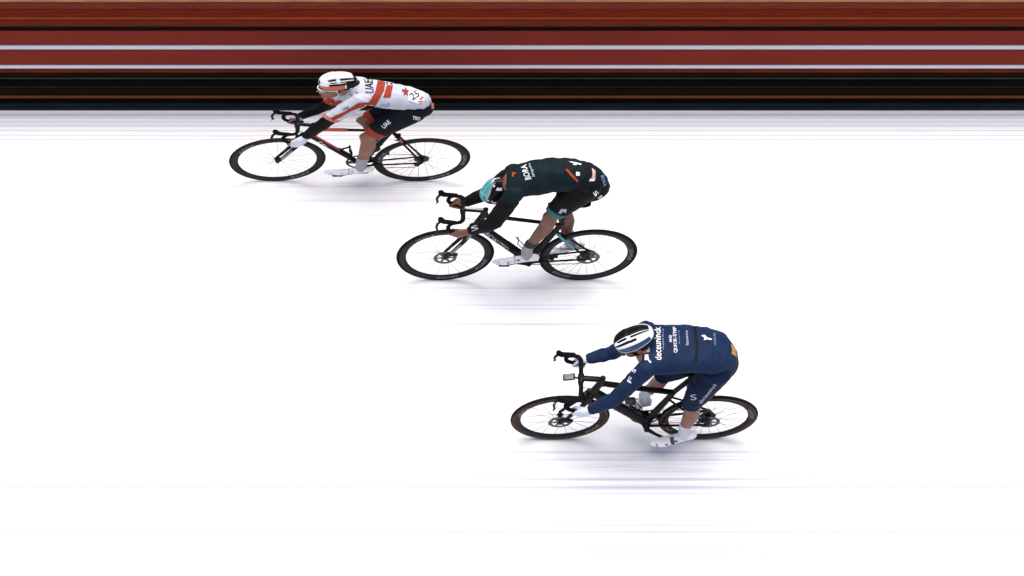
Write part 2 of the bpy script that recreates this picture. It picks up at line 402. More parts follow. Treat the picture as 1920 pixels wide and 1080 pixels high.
# ------------------------------------------------------------------ riders and bicycles: measured joints in each rider's own axes (metres)
RIDERS = [{'B': [[1.1023, -0.0481, 0.1736], [0.0, 0.5696, 0.0], [0.0, 0.0, 0.6924]],
  'base': [-1.8588, 8.8, 0.0],
  'crank': [-0.1578, 0.0, -0.0642],
  'bb': [0.59, 0.0, 0.27],
  'J': {'sh_n': [0.4636, -0.165, 1.3743],
        'el_n': [0.2777, -0.21, 1.1221],
        'wr_n': [0.1478, -0.2, 0.8434],
        'sh_f': [0.451, 0.165, 1.3659],
        'el_f': [0.2697, 0.22, 0.9796],
        'wr_f': [0.109, 0.2, 0.8355],
        'hip_n': [0.8162, -0.09, 1.1132],
        'hip_f': [0.8213, 0.09, 1.1052],
        'kn_n': [0.5743, -0.11, 0.7863],
        'kn_f': [0.5473, 0.11, 0.8589],
        'ank_f': [0.6563, 0.12, 0.5826],
        'heel_f': [0.6955, 0.12, 0.5001],
        'ball_f': [0.6693, 0.12, 0.4086],
        'toe_f': [0.6148, 0.12, 0.3332],
        'ank_n': [0.5795, -0.125, 0.3535],
        'heel_n': [0.6372, -0.125, 0.2692],
        'toe_n': [0.3446, -0.14, 0.265],
        'ball_n': [0.4322, -0.135, 0.2438],
        'head': [0.3012, 0.0, 1.4537],
        'neck': [0.4134, 0.0, 1.4308]},
  'torso': [[[0.4134, 0, 1.4308], 0.1, 0.06], [[0.4557, 0, 1.4001], 0.165, 0.09], [[0.5355, 0, 1.3541], 0.185, 0.115],
            [[0.6476, 0, 1.3078], 0.18, 0.125], [[0.7628, 0, 1.2691], 0.165, 0.12], [[0.8437, 0, 1.2225], 0.15, 0.11]],
  'pelvis': [[[0.7755, 0, 1.2536], 0.15, 0.105], [[0.8308, 0, 1.1835], 0.165, 0.12], [[0.8737, 0, 1.1287], 0.15, 0.115]],
  'view': [0.0806, 0.7835, -0.6162],
  'view_low': [0.0737, 0.7676, -0.6367],
  'decals': [['poly', 'jersey', 'red_kit', 'shoulder_stripe',
              [[0.5593, 1.5234], [0.611, 1.5234], [0.6168, 1.3771], [0.589, 1.1705], [0.5735, 1.1247], [0.5346, 1.1247], [0.4808, 1.1247],
               [0.4343, 1.0854], [0.37, 0.9865], [0.3268, 0.94], [0.302, 0.9759], [0.4014, 1.0854], [0.4668, 1.1965], [0.5368, 1.2095],
               [0.5589, 1.3515]]],
             ['poly', 'jersey', 'red_kit', 'chest_panel', [[0.6253, 1.4537], [0.6677, 1.4537], [0.6707, 1.2743], [0.6214, 1.2743]]],
             ['poly', 'jersey', 'dark_kit', 'collar_mark', [[0.6159, 1.5171], [0.6259, 1.5171], [0.6308, 1.4664], [0.622, 1.4664]]],
             ['poly', 'jersey', 'dark_kit', 'collar_mark', [[0.6394, 1.5171], [0.66, 1.5171], [0.6632, 1.4664], [0.6485, 1.4664]]],
             ['poly', 'jersey', 'red_kit', 'emblem',
              [[0.733, 1.4027], [0.7494, 1.3899], [0.7538, 1.4257], [0.7654, 1.3899], [0.7839, 1.3746], [0.7749, 1.3515], [0.7844, 1.3001],
               [0.7667, 1.3232], [0.7544, 1.3026], [0.7521, 1.3451], [0.7366, 1.3643]]],
             ['poly', 'jersey', 'pure_white', 'number_panel',
              [[0.7787, 1.4155], [0.8413, 1.3874], [0.8929, 1.3322], [0.8997, 1.2354], [0.8678, 1.1835], [0.7896, 1.2354]]],
             ['poly', 'jersey', 'pink_kit', 'number_footer', [[0.8734, 1.3001], [0.8964, 1.2743], [0.8835, 1.177], [0.8569, 1.2121]]],
             ['text', 'jersey', 'dark_kit', 'number_lettering', '25', [0.8246, 1.3104], [0.0439, 0.0656], [-0.0343, 0.0919]],
             ['text', 'jersey', 'dark_kit', 'back_lettering', 'UAE', [0.5104, 1.4384], [-0.0326, 0.1892], [-0.0574, 0.0085]],
             ['text', 'jersey', 'blue_kit', 'side_lettering', 'UAE', [0.6353, 1.1574], [0.0854, 0.0272], [-0.0021, 0.0539]],
             ['text', 'jersey', 'dark_kit', 'sleeve_lettering', 'UAE', [0.3948, 1.1182], [0.0369, 0.0322], [-0.0101, 0.0368]],
             ['text', 'shorts', 'pure_white', 'thigh_lettering', 'UAE', [0.6918, 0.8867], [0.0348, 0.0911], [-0.0259, 0.0453]],
             ['text', 'shorts', 'pure_white', 'hip_lettering', 'TRD', [0.8779, 0.9759], [0.0521, -0.0155], [-0.0023, 0.0469]],
             ['poly', 'shorts', 'grey_kit', 'rump_patch', [[0.9208, 1.2872], [0.9335, 1.2807], [0.9526, 1.2095], [0.9394, 1.2095]]],
             ['poly', 'shorts', 'pink_kit', 'rump_patch', [[0.9495, 1.1965], [0.9686, 1.1965], [0.9803, 1.1182], [0.9653, 1.1051]]],
             ['text', 'frame', 'pure_white', 'frame_lettering', 'COLNAGO', [0.3645, 0.4746], [0.2114, -0.2862], [0.0084, 0.0408]]],
  'kind': 1,
  'grip': 9.8,
  'head_scale': 1.24,
  'bar': [0.09, 0.885],
  'wb': 1.005,
  'head_pitch': 6,
  'head_yaw': 12},
 {'B': [[1.0513, -0.0127, 0.1503], [0.0, 0.6624, 0.0], [0.0, 0.0, 0.8224]],
  'base': [-0.5355, 7.791, 0.0],
  'crank': [-0.1797, 0.0, 0.0617],
  'bb': [0.585, 0.0, 0.27],
  'J': {'sh_n': [0.3391, -0.18, 1.2726],
        'el_n': [0.246, -0.235, 0.9586],
        'wr_n': [0.1078, -0.2, 0.8263],
        'sh_f': [0.3464, 0.18, 1.2533],
        'el_f': [0.2206, 0.24, 0.9335],
        'wr_f': [0.0642, 0.2, 0.8335],
        'hip_n': [0.8115, -0.09, 1.267],
        'hip_f': [0.8059, 0.09, 1.2702],
        'kn_n': [0.6338, -0.1, 0.9334],
        'ank_n': [0.5345, -0.125, 0.5237],
        'heel_n': [0.5997, -0.125, 0.4037],
        'toe_n': [0.3335, -0.14, 0.3749],
        'ball_n': [0.4036, -0.135, 0.3703],
        'kn_f': [0.7237, 0.1, 0.846],
        'head': [0.2841, 0.0, 1.1318],
        'neck': [0.3236, 0.0, 1.2748],
        'ball_f': [0.763, 0.135, 0.2469],
        'ank_f': [0.8333, 0.125, 0.4359],
        'heel_f': [0.9358, 0.125, 0.3456],
        'toe_f': [0.6956, 0.14, 0.2272]},
  'torso': [[[0.3037, 0, 1.2425], 0.1, 0.06], [[0.3394, 0, 1.2619], 0.17, 0.1], [[0.3951, 0, 1.2877], 0.19, 0.13], [[0.4775, 0, 1.3198], 0.19, 0.15],
            [[0.5771, 0, 1.3519], 0.18, 0.15], [[0.6815, 0, 1.3519], 0.17, 0.145], [[0.7669, 0, 1.3198], 0.165, 0.14],
            [[0.8245, 0, 1.2684], 0.155, 0.13]],
  'pelvis': [[[0.7422, 0, 1.3006], 0.155, 0.125], [[0.8092, 0, 1.2554], 0.165, 0.145], [[0.8543, 0, 1.1971], 0.15, 0.13]],
  'view': [0.1121, 0.7551, -0.6459],
  'view_low': [0.1024, 0.7352, -0.6701],
  'decals': [['text', 'jersey', 'pure_white', 'back_lettering', 'BORA', [0.4046, 1.3805], [-0.0586, 0.1744], [-0.0352, -0.0146]],
             ['text', 'jersey', 'pale_teal', 'back_lettering', 'hansgrohe', [0.4379, 1.4076], [-0.0527, 0.1559], [-0.0192, -0.0079]],
             ['poly', 'jersey', 'orange_kit', 'shoulder_mark',
              [[0.3145, 1.3805], [0.3378, 1.384], [0.3451, 1.3651], [0.3321, 1.3568], [0.332, 1.3213], [0.3213, 1.3331]]],
             ['poly', 'jersey', 'black_kit', 'pocket_seam', [[0.6175, 1.5442], [0.6277, 1.5442], [0.6726, 1.3153], [0.6623, 1.3153]]],
             ['poly', 'jersey', 'orange_kit', 'pocket_slash', [[0.655, 1.4076], [0.666, 1.4193], [0.7591, 1.2772], [0.7489, 1.2605]]],
             ['poly', 'jersey', 'pure_white', 'pocket_mark', [[0.7235, 1.3864], [0.7496, 1.384], [0.7558, 1.3391], [0.7313, 1.3391]]],
             ['poly', 'jersey', 'pure_white', 'pocket_logo',
              [[0.6583, 1.5093], [0.7012, 1.5012], [0.7462, 1.4802], [0.7422, 1.4662], [0.7178, 1.4779], [0.7108, 1.4627], [0.6925, 1.4685],
               [0.6941, 1.486]]],
             ['poly', 'jersey', 'black_kit', 'hem_panel',
              [[0.7531, 1.5151], [0.7922, 1.4919], [0.8208, 1.4451], [0.831, 1.3034], [0.8149, 1.2077], [0.784, 1.1594], [0.7922, 1.3034],
               [0.785, 1.4217]]],
             ['poly', 'shorts', 'skin_pale', 'bare_back', [[0.8202, 1.4334], [0.8477, 1.4005], [0.862, 1.3034], [0.8373, 1.2855], [0.835, 1.3627]]],
             ['poly', 'shorts', 'pure_white', 'undershirt_edge', [[0.8277, 1.3034], [0.86, 1.3034], [0.8613, 1.2772], [0.8264, 1.2736]]],
             ['text', 'shorts', 'pure_white', 'hip_lettering', 'S', [0.8922, 1.1291], [0.0283, -0.0453], [0.0177, 0.0379]],
             ['text', 'shorts', 'pure_white', 'hip_lettering', 'B', [0.937, 1.0743], [0.0253, -0.0405], [0.0157, 0.0339]],
             ['text', 'shorts', 'grey_kit', 'thigh_lettering', 'BORA', [0.8061, 0.8893], [0.1096, 0.1684], [-0.023, 0.0451]],
             ['text', 'shorts', 'pure_white', 'hem_lettering', 'hgr', [0.7516, 0.7359], [0.0478, 0.0578], [-0.016, 0.0362]],
             ['poly', 'shorts', 'grey_kit', 'thigh_logo',
              [[0.6904, 0.8893], [0.7022, 0.939], [0.7385, 0.939], [0.74, 0.8893], [0.7171, 0.9079], [0.7089, 0.8768]]],
             ['text', 'shorts', 'blue_kit', 'rump_lettering', 'BORA', [0.9192, 1.2796], [0.0401, -0.1248], [0.0185, 0.01]],
             ['text', 'frame', 'grey_gloss', 'frame_lettering', 'SPECIALIZED', [0.3199, 0.5361], [0.2163, -0.2613], [0.01, 0.039]],
             ['text', 'sleeve', 'grey_kit', 'sleeve_logo', 'S', [0.1693, 0.7004], [0.0432, 0.0329], [-0.0166, 0.0515]]],
  'kind': 2,
  'grip': 9.3,
  'head_scale': 1.05,
  'bar': [0.05, 0.93],
  'wb': 0.985,
  'head_pitch': 88,
  'head_yaw': 4,
  'far_tilt': 0.35},
 {'B': [[0.9836, 0.0259, 0.1178], [0.0, 0.9517, 0.0], [0.0, 0.0, 0.7194]],
  'base': [0.282, 6.3717, 0.0],
  'crank': [0.1241, 0.0, -0.1016],
  'bb': [0.6, 0.0, 0.27],
  'J': {'sh_n': [0.4095, -0.18, 1.4171],
        'el_n': [0.2656, -0.235, 1.0679],
        'wr_n': [0.1268, -0.21, 0.8361],
        'sh_f': [0.4215, 0.18, 1.3568],
        'el_f': [0.266, 0.2, 0.9878],
        'wr_f': [0.0996, 0.2, 0.884],
        'hip_n': [0.8953, -0.09, 1.2133],
        'hip_f': [0.8967, 0.09, 1.1993],
        'kn_n': [0.8091, -0.125, 0.8032],
        'ank_n': [0.8382, -0.13, 0.343],
        'heel_n': [0.9017, -0.13, 0.2913],
        'toe_n': [0.649, -0.145, 0.1985],
        'ball_n': [0.7241, -0.14, 0.2064],
        'kn_f': [0.6254, 0.11, 0.8066],
        'ank_f': [0.5506, 0.11, 0.5015],
        'heel_f': [0.5979, 0.11, 0.392],
        'ball_f': [0.5021, 0.11, 0.307],
        'toe_f': [0.4433, 0.11, 0.2384],
        'head': [0.3117, 0.0, 1.4752],
        'neck': [0.3973, 0.0, 1.4142]},
  'torso': [[[0.386, 0, 1.3989], 0.1, 0.06], [[0.4196, 0, 1.3836], 0.175, 0.1], [[0.4738, 0, 1.3682], 0.2, 0.125], [[0.5656, 0, 1.3759], 0.195, 0.13],
            [[0.678, 0, 1.3836], 0.19, 0.13], [[0.7981, 0, 1.3682], 0.18, 0.125], [[0.8743, 0, 1.3297], 0.17, 0.12],
            [[0.9277, 0, 1.2678], 0.14, 0.1]],
  'pelvis': [[[0.8343, 0, 1.322], 0.155, 0.115], [[0.896, 0, 1.2523], 0.165, 0.125], [[0.9357, 0, 1.1898], 0.145, 0.115]],
  'view': [0.1586, 0.4888, -0.8579],
  'view_low': [0.1446, 0.4711, -0.8702],
  'decals': [['text', 'jersey', 'pure_white', 'back_lettering', 'deceuninck', [0.4774, 1.4566], [-0.085, 0.4783], [-0.0429, 0.0]],
             ['text', 'jersey', 'blue_kit', 'back_lettering', 'elegant living', [0.5007, 1.5156], [-0.0569, 0.3169], [-0.0103, -0.0]],
             ['text', 'jersey', 'pure_white', 'back_lettering', 'QUICK-STEP', [0.5798, 1.5083], [-0.0693, 0.3775], [-0.0257, 0.0]],
             ['text', 'jersey', 'pure_white', 'back_lettering', 'AND', [0.5473, 1.523], [-0.0192, 0.1055], [-0.0171, 0.0]],
             ['text', 'jersey', 'blue_kit', 'back_lettering', 'flooring', [0.5993, 1.545], [-0.0362, 0.1956], [-0.0085, 0.0]],
             ['text', 'jersey', 'grey_kit', 'back_lettering', 'latexco', [0.6493, 1.5362], [-0.0395, 0.2108], [-0.0171, 0.0]],
             ['text', 'jersey', 'pure_white', 'shoulder_lettering', 'DVS', [0.4241, 1.4121], [-0.0297, 0.1444], [-0.0199, -0.004]],
             ['poly', 'jersey', 'pure_white', 'shoulder_logo',
              [[0.4238, 1.2924], [0.4428, 1.2999], [0.46, 1.2168], [0.4833, 1.1787], [0.4744, 1.1711], [0.4545, 1.2092], [0.4356, 1.2092]]],
             ['poly', 'jersey', 'black_kit', 'pocket_seam',
              [[0.6592, 1.7265], [0.6776, 1.7265], [0.7418, 1.427], [0.7737, 1.2016], [0.7548, 1.2016], [0.7245, 1.427]]],
             ['poly', 'jersey', 'pure_white', 'pocket_logo',
              [[0.7354, 1.5743], [0.7572, 1.5816], [0.7812, 1.5421], [0.8147, 1.523], [0.8111, 1.5068], [0.79, 1.5127], [0.7775, 1.5156],
               [0.7656, 1.5009], [0.7621, 1.5377]]],
             ['text', 'jersey', 'blue_kit', 'pocket_lettering', 'SPECIALIZED', [0.8301, 1.5186], [-0.0357, 0.181], [-0.0103, 0.0]],
             ['poly', 'jersey', 'gold_kit', 'rump_patch',
              [[0.9469, 1.4418], [0.9588, 1.4492], [0.9949, 1.3674], [1.0176, 1.2622], [0.973, 1.3074], [0.9631, 1.3823]]],
             ['text', 'jersey', 'pure_white', 'sleeve_lettering', 'S', [0.3969, 1.0637], [0.0045, 0.048], [-0.022, 0.0238]],
             ['text', 'jersey', 'pure_white', 'sleeve_lettering', 'F', [0.3943, 0.9317], [0.0064, 0.0695], [-0.0296, 0.0321]],
             ['text', 'shorts', 'grey_kit', 'thigh_lettering', 'deceuninck', [0.9225, 0.7374], [0.0514, 0.2887], [-0.0222, 0.0316]],
             ['text', 'shorts', 'grey_kit', 'hem_lettering', 'S', [0.8452, 0.6781], [0.0358, 0.0158], [-0.0209, 0.0811]],
             ['text', 'frame', 'grey_gloss', 'frame_lettering', 'SPECIALIZED', [0.418, 0.3646], [0.227, -0.279], [0.006, 0.0499]],
             ['text', 'frame', 'pure_white', 'seat_tube_lettering', 'S-WORKS', [0.673, 0.4664], [0.0269, 0.1252], [-0.0146, 0.0225]],
             ['poly', 'frame', 'pure_white', 'frame_mark', [[0.2275, 0.8308], [0.2453, 0.8308], [0.2502, 0.7982], [0.2325, 0.7982]]]],
  'kind': 3,
  'grip': 10.3,
  'bar': [0.056, 0.95],
  'wb': 1.01,
  'head_pitch': 32,
  'head_yaw': 13}]

def head_axes(pitch, yaw):
    p, w = math.radians(pitch), math.radians(yaw)
    f0 = V(-math.cos(p), 0, -math.sin(p)); u = V(-math.sin(p), 0, math.cos(p)); s0 = V(0, -1, 0)   # s points to the near side
    f = unit(f0 * math.cos(w) + s0 * math.sin(w)); s = unit(s0 * math.cos(w) - f0 * math.sin(w))
    return f, s, u

def wheel(fr, root, c, r, hub_w, kind, rear, phase):
    name = 'wheel'
    tr = .0135 if kind == 1 else .0145
    R = r - tr
    rimo, rimi = R - .006, {1: .272, 2: .268, 3: .266}[kind]
    # rim is the wheel part itself, the tyre, spokes and hub are its pieces
    prof = [(rimo, -.011), (rimo - .012, -.0135), (rimi + .02, -.0125), (rimi + .004, -.006), (rimi, 0), (rimi + .004, .006), (rimi + .02, .0125), (rimo - .012, .0135), (rimo, .011)]
    w = part(fr, name, [lathe_y(prof, c, 96)], 'rim', root)
    tp = [(R + tr * math.cos(a), tr * math.sin(a)) for a in [2 * math.pi * i / 14 for i in range(14)]]
    part(fr, 'tyre', [lathe_y(tp, c, 96)], 'tyre_olive' if kind == 1 else 'tyre', w)
    if kind == 3:
        for sgn in (-1, 1):
            sp_ = [(R - tr * .75, sgn * tr * .72), (R - tr * .1, sgn * tr * 1.03), (R - tr * .1, sgn * tr * 1.09), (R - tr * .8, sgn * tr * .86)]
            part(fr, 'sidewall', [lathe_y([(R - .010, sgn * .0115), (R + .004, sgn * .0146), (R + .004, sgn * .0154), (R - .010, sgn * .0125)], c, 96)], 'tan_wall', w)
    n = 24 if rear else 20
    for i in range(n):
        q = 2 * math.pi * i / n + phase
        sgn = 1 if i % 2 else -1
        off = (.9 if rear or kind > 1 else .35) * (1 if (i // 2) % 2 else -1)
        a = V(c) + V(.021 * math.cos(q + off), sgn * .024, .021 * math.sin(q + off))
        b_ = V(c) + V((rimi + .002) * math.cos(q), 0, (rimi + .002) * math.sin(q))
        part(fr, 'spoke', [loft([a, b_], .0015, n=5, round_ends=False)], 'spoke', w)
    hub = [loft([V(c) + V(0, -hub_w, 0), V(c) + V(0, -.026, 0), V(c) + V(0, -.02, 0), V(c) + V(0, .02, 0), V(c) + V(0, .026, 0), V(c) + V(0, hub_w, 0)], [.010, .012, .024 if kind > 1 else .019, .014, .024, .010], n=16, round_ends=False, side=(1, 0, 0))]
    part(fr, 'hub', hub, 'black_gloss', w)
    if kind > 1:
        part(fr, 'brake_rotor', [disc_y(.080, -.040, -.038, c, 40, hole=.056), disc_y(.058, -.0395, -.0385, c, 6, teeth=6, depth=.03)] , 'rotor', w)
    word = {1: 'BORA', 2: 'ROVAL', 3: 'ROVAL'}[kind]
    spots = {1: (2.5, 5.4), 2: (2.2, 4.9, 5.9), 3: (2.75, 5.75)}[kind]
    if kind == 3 and rear: spots = (.35, 3.6)
    if kind == 2 and rear: spots = (.1, 4.2)
    if kind == 1 and rear: spots = (.05, 3.0, 5.3)
    for a0 in spots:
        bm = text_bm(word, .01); cut_grid(bm, .08)
        rm = (rimi + rimo) / 2
        for v in bm.verts:
            ang = a0 + v.co.x * .52; rad = rm + .001 + v.co.y * .026
            v.co = Vector((c[0] + rad * math.cos(ang), -.0152, c[2] + rad * math.sin(ang)))
        me = bpy.data.meshes.new('rim_lettering'); bm.to_mesh(me); bm.free()
        co = np.empty(len(me.vertices) * 3); me.vertices.foreach_get('co', co); me.vertices.foreach_set('co', fr(co.reshape(-1, 3)).ravel()); me.update()
        finish('rim_lettering', me, 'rim_letter', w)
    return w

def drop_path(xb, zb, sy):
    """centre line of one half of the handlebar, from the stem to the end of the drop"""
    h = .20
    return [V(xb, 0, zb), V(xb, sy * .09, zb), V(xb - .002, sy * .155, zb), V(xb - .018, sy * .185, zb), V(xb - .05, sy * (h - .004), zb - .003), V(xb - .078, sy * h, zb - .012),
            V(xb - .093, sy * h, zb - .038), V(xb - .092, sy * h, zb - .068), V(xb - .076, sy * (h + .002), zb - .098), V(xb - .048, sy * (h + .004), zb - .118), V(xb - .01, sy * (h + .006), zb - .128), V(xb + .035, sy * (h + .007), zb - .131)]

def bicycle(D, root):
    fr = Frame(D['B']); k = D['kind']; wb = D['wb']; bx, _, bz_ = D['bb']; xb, zb = D['bar']
    c0, c1 = V(0, 0, .336), V(wb, 0, .336)
    wheel(fr, root, c0, .336, .05, k, False, .1 * k)
    wheel(fr, root, c1, .336, .065, k, True, .2 + .1 * k)
    ht = V(.200, 0, zb - .045); hb = V(.160, 0, .715)
    sc = V({1: .745, 2: .735, 3: .705}[k], 0, {1: .785, 2: .735, 3: .735}[k]); bbp = V(bx, 0, bz_)
    red = k == 1
    dtr, ttr = {1: (.021, .017), 2: (.028, .019), 3: (.030, .023)}[k]
    tubes = []
    tt0 = ht + V(.01, 0, -.035)
    tubes.append(loft([ht, hb], [.022, .026], [.026, .032]))
    tubes.append(loft([tt0, tt0 * .5 + sc * .5, sc], ttr, [ttr * 1.2, ttr, ttr * .9]))
    dt0 = hb + V(.012, 0, .02)
    tubes.append(loft([dt0, bbp], dtr, dtr * {1: 1.15, 2: 1.3, 3: 1.45}[k]))
    tubes.append(loft([bbp, bbp * .35 + sc * .65, sc + (sc - bbp) * .04], .017, [.024, .021, .019] if k == 1 else [.036, .028, .022]))
    tubes.append(loft([bbp + V(0, -.035, 0), bbp + V(0, .035, 0)], .028, n=16, side=(1, 0, 0)))
    frame_vf = fused(tubes, .006, 2)
    frame = part(fr, 'frame', [frame_vf], 'carbon', root)
    frame.data.set_sharp_from_angle(angle=3)
    st0 = sc + V(.0, 0, -.01) if k == 1 else bbp * .18 + sc * .82
    for sgn in (-1, 1):
        part(fr, 'seat_stay', [loft([st0 + V(0, sgn * .012, 0), st0 * .7 + c1 * .3 + V(0, sgn * .036, 0), c1 + V(-.005, sgn * .062, .012)], [.008, .0075, .0085], [.010, .009, .010], n=10)], 'carbon', root)
        part(fr, 'chain_stay', [loft([bbp + V(.02, sgn * .030, -.004), bbp * .6 + c1 * .4 + V(0, sgn * .045, 0), c1 + V(-.01, sgn * .060, -.002)], [.011, .009, .009], [.016, .011, .011], n=10)], 'carbon', root)
    if k == 2:
        a, b_ = st0 + V(0, -.024, 0), st0 * .45 + c1 * .55 + V(0, -.056, 0)
        part(fr, 'stay_panel', [loft([a * .95 + b_ * .05, b_], .006, .0105, n=8)], 'frame_teal', frame, 'teal painted strip on the seat stay')
    if k == 1:
        a, b_ = tt0 * .86 + sc * .14, tt0 * .58 + sc * .42
        part(fr, 'paint_panel', [loft([tt0 * .97 + sc * .03, b_], ttr + .003, [ttr * 1.2 + .004, ttr + .004], round_ends=False)], 'frame_red', frame, 'red painted front half of the top tube')
        up = V(.016, 0, .024); 
        part(fr, 'paint_panel', [loft([dt0 * .92 + bbp * .08 + up * .62, dt0 * .45 + bbp * .55 + up * .62], dtr * .62, dtr * .6)], 'frame_red', frame, 'red painted upper side of the down tube')
        part(fr, 'seat_stay_panel', [loft([st0 * .80 + c1 * .20 + V(0, -.033, .006), st0 * .68 + c1 * .32 + V(0, -.040, .006)], .007, .009, n=8)], 'frame_red', frame)
    if k == 3:
        pass
    # fork
    crown = V(.150, 0, .705)
    f_gs = [ellipsoid(crown + V(0, 0, .005), (.036, .05, .030))]
    fork = part(fr, 'fork', f_gs + [loft([crown, crown + V(-.005, 0, .02)], .03)], 'carbon', root)
    for sgn in (-1, 1):
        bl = [crown + V(0, sgn * .034, .0), crown * .6 + c0 * .4 + V(.012, sgn * .046, 0), c0 + V(.0, sgn * .052, 0)]
        part(fr, 'fork_blade', [loft(bl, [.011, .010, .009], [.027, .020, .013], n=12)], 'carbon' if not (k < 3 and sgn < 0) else 'carbon', fork)
        if k < 3 and sgn < 0:
            part(fr, 'fork_panel', [loft([bl[0] * .6 + bl[1] * .4 + V(.008, -.0065, .0), bl[1] * .25 + bl[2] * .75 + V(.004, -.0065, 0)], .006, .013, n=8)], 'frame_grey', fork, 'silver grey lower stripe on the fork blade')
    if k > 1:
        part(fr, 'brake_caliper', [box(c0 + V(.05, -.058, .06), (.03, .012, .016), None, .3)], 'carbon', fork)
        part(fr, 'brake_caliper', [box(c1 + V(-.03, -.058, .055), (.03, .012, .016), None, .3)], 'carbon', root)
    else:
        for p in (crown + V(-.045, 0, -.005), st0 + V(.055, 0, -.06)):
            part(fr, 'rim_brake', [loft([p + V(0, -.034, -.05), p + V(0, -.036, -.01), p + V(0, 0, .018), p + V(0, .036, -.01), p + V(0, .034, -.05)], .011, .012, n=10), ellipsoid(p + V(0, -.026, -.055), (.028, .006, .009)), ellipsoid(p + V(0, .026, -.055), (.028, .006, .009))], 'black_gloss', root)
    # stem, spacers, bars
    B = V(xb, 0, zb)
    st = part(fr, 'stem', [loft([ht + V(.0, 0, .025), B + V(.01, 0, 0)], .022, .020), loft([ht + V(-.004, 0, -.01), ht + V(.0, 0, .045)], .021), loft([B + V(0, -.025, 0), B + V(0, .025, 0)], .022, side=(1, 0, 0))], 'black_gloss', root)
    if k == 2:
        s0, s1 = ht + V(-.01, 0, .044), B + V(.015, 0, .020)
        part(fr, 'stem_top', [loft([s0, s1], .017, .007)], 'grey_gloss', st, 'pale silver top face of the stem')
    hbgs = []
    for sgn in (-1, 1):
        P_ = drop_path(xb, zb, sgn); tops = .0145 if k == 1 else .017
        ra = [.016, .0155, tops, .0155, .0155, .0155, .0155, .0155, .0155, .0155, .0155, .0155]
        rb = [.017, .025 if k > 1 else .017, .027 if k > 1 else .018, .021] + [.0155] * 8
        hbgs.append(loft(P_, ra, rb, n=12))
    hb_o = part(fr, 'handlebar', [fused(hbgs, .005, 2)], 'bar_tape', root)
    hb_o.data.set_sharp_from_angle(angle=3)
    for sgn in (-1, 1):
        y = sgn * .199
        hood = [loft([V(xb - .052, y, zb + .004), V(xb - .095, y - sgn * .002, zb + .010), V(xb - .130, y - sgn * .004, zb + .016), V(xb - .150, y - sgn * .006, zb + .034), V(xb - .157, y - sgn * .006, zb + .056)], [.018, .019, .019, .018, .015], [.021, .023, .024, .024, .018], n=12)]
        h_o = part(fr, 'brake_hood', hood, 'bar_tape', root)
        lv = [V(xb - .150, y - sgn * .004, zb + .018), V(xb - .168, y - sgn * .003, zb - .012), V(xb - .172, y + sgn * .002, zb - .05), V(xb - .160, y + sgn * .008, zb - .088), V(xb - .168, y + sgn * .012, zb - .108)]
        part(fr, 'brake_lever', [loft(lv, [.009, .009, .008, .0075, .006], [.012, .011, .009, .008, .005], n=10)], 'black_gloss', h_o)
        if k == 3:
            part(fr, 'lever_badge', [ellipsoid(lv[1] + V(-.006, sgn * .008, .0), (.006, .004, .006))], 'grey_gloss', h_o)
        q = drop_path(xb, zb, sgn)[-1]
        part(fr, 'bar_plug', [ellipsoid(q + V(.014, 0, -.001), (.006, .016, .016))], 'black_gloss', hb_o)
    # saddle, post, cranks, chain
    sdl = {1: V(.775, 0, .985), 2: V(.750, 0, .995), 3: V(.855, 0, 1.005)}[k]
    post_top = sdl + V(.0, 0, -.045) if k < 3 else V(.80, 0, .985)
    part(fr, 'seat_post', [loft([sc, post_top], .0145 if k < 3 else .014, .0155 if k < 3 else .024), loft([post_top + V(-.04, 0, .012), post_top + V(.04, 0, .012)], .02, .012)], 'carbon', root)
    sad = [loft([sdl + V(-.135, 0, .004), sdl + V(-.09, 0, .006), sdl + V(-.02, 0, .002), sdl + V(.05, 0, .004), sdl + V(.10, 0, .014), sdl + V(.13, 0, .018)], [.016, .021, .030, .055, .068, .055], [.014, .018, .020, .020, .020, .013], n=18)]
    s_o = part(fr, 'saddle', [fused(sad, .006, 3)], 'saddle', root)
    for sgn in (-1, 1):
        part(fr, 'saddle_rail', [loft([sdl + V(-.10, sgn * .008, -.004), sdl + V(-.04, sgn * .022, -.036), sdl + V(.05, sgn * .022, -.034), sdl + V(.10, sgn * .035, -.002)], .0038, n=8)], 'black_gloss', s_o)
    if k == 3:
        part(fr, 'saddle_badge', [loft([sdl + V(-.01, -.036, .016), sdl + V(.045, -.06, .016)], .010, .006)], 'white_gloss', s_o)
        pc = V(.815, 0, .862)
        pl_ = part(fr, 'number_plate', [box(pc, (.042, .004, .048), None, .4)], 'plate', root, 'brown number plate under the saddle')
        part(fr, 'plate_bracket', [loft([pc + V(-.03, 0, .0), V(.765, 0, .90)], .005)], 'carbon', pl_)
    cr = V(D['crank'])
    for sgn in (-1, 1):
        v = cr if sgn < 0 else -cr; y0, y1 = sgn * .062, sgn * .078
        e = bbp + v + V(0, y1, 0)
        c_o = part(fr, 'crank', [loft([bbp + V(0, y0, 0), bbp + v * .5 + V(0, y1 - sgn * .004, 0), e], [.011, .008, .009], [.021, .015, .014], n=12), loft([bbp + V(0, 0, 0), bbp + V(0, y0 + sgn * .008, 0)], .018, side=(1, 0, 0))], 'black_gloss', root)
        part(fr, 'pedal', [box(e + V(0, sgn * .05, 0), (.036, .032, .007), None, .4), loft([e, e + V(0, sgn * .03, 0)], .007, side=(1, 0, 0))], 'black_gloss', c_o)
    cy = .044
    ring = part(fr, 'chainring', [disc_y(.107, cy - .002, cy + .002, bbp, teeth=52, depth=.005, hole=.088), disc_y(.09, cy + .002, cy + .005, bbp, teeth=4, depth=.045)], 'cog', root)
    cogs = [disc_y(.024 + .0032 * i, cy + .012 - i * .0042 - .001, cy + .012 - i * .0042 + .001, c1, teeth=14 + i, depth=.004) for i in range(11)]
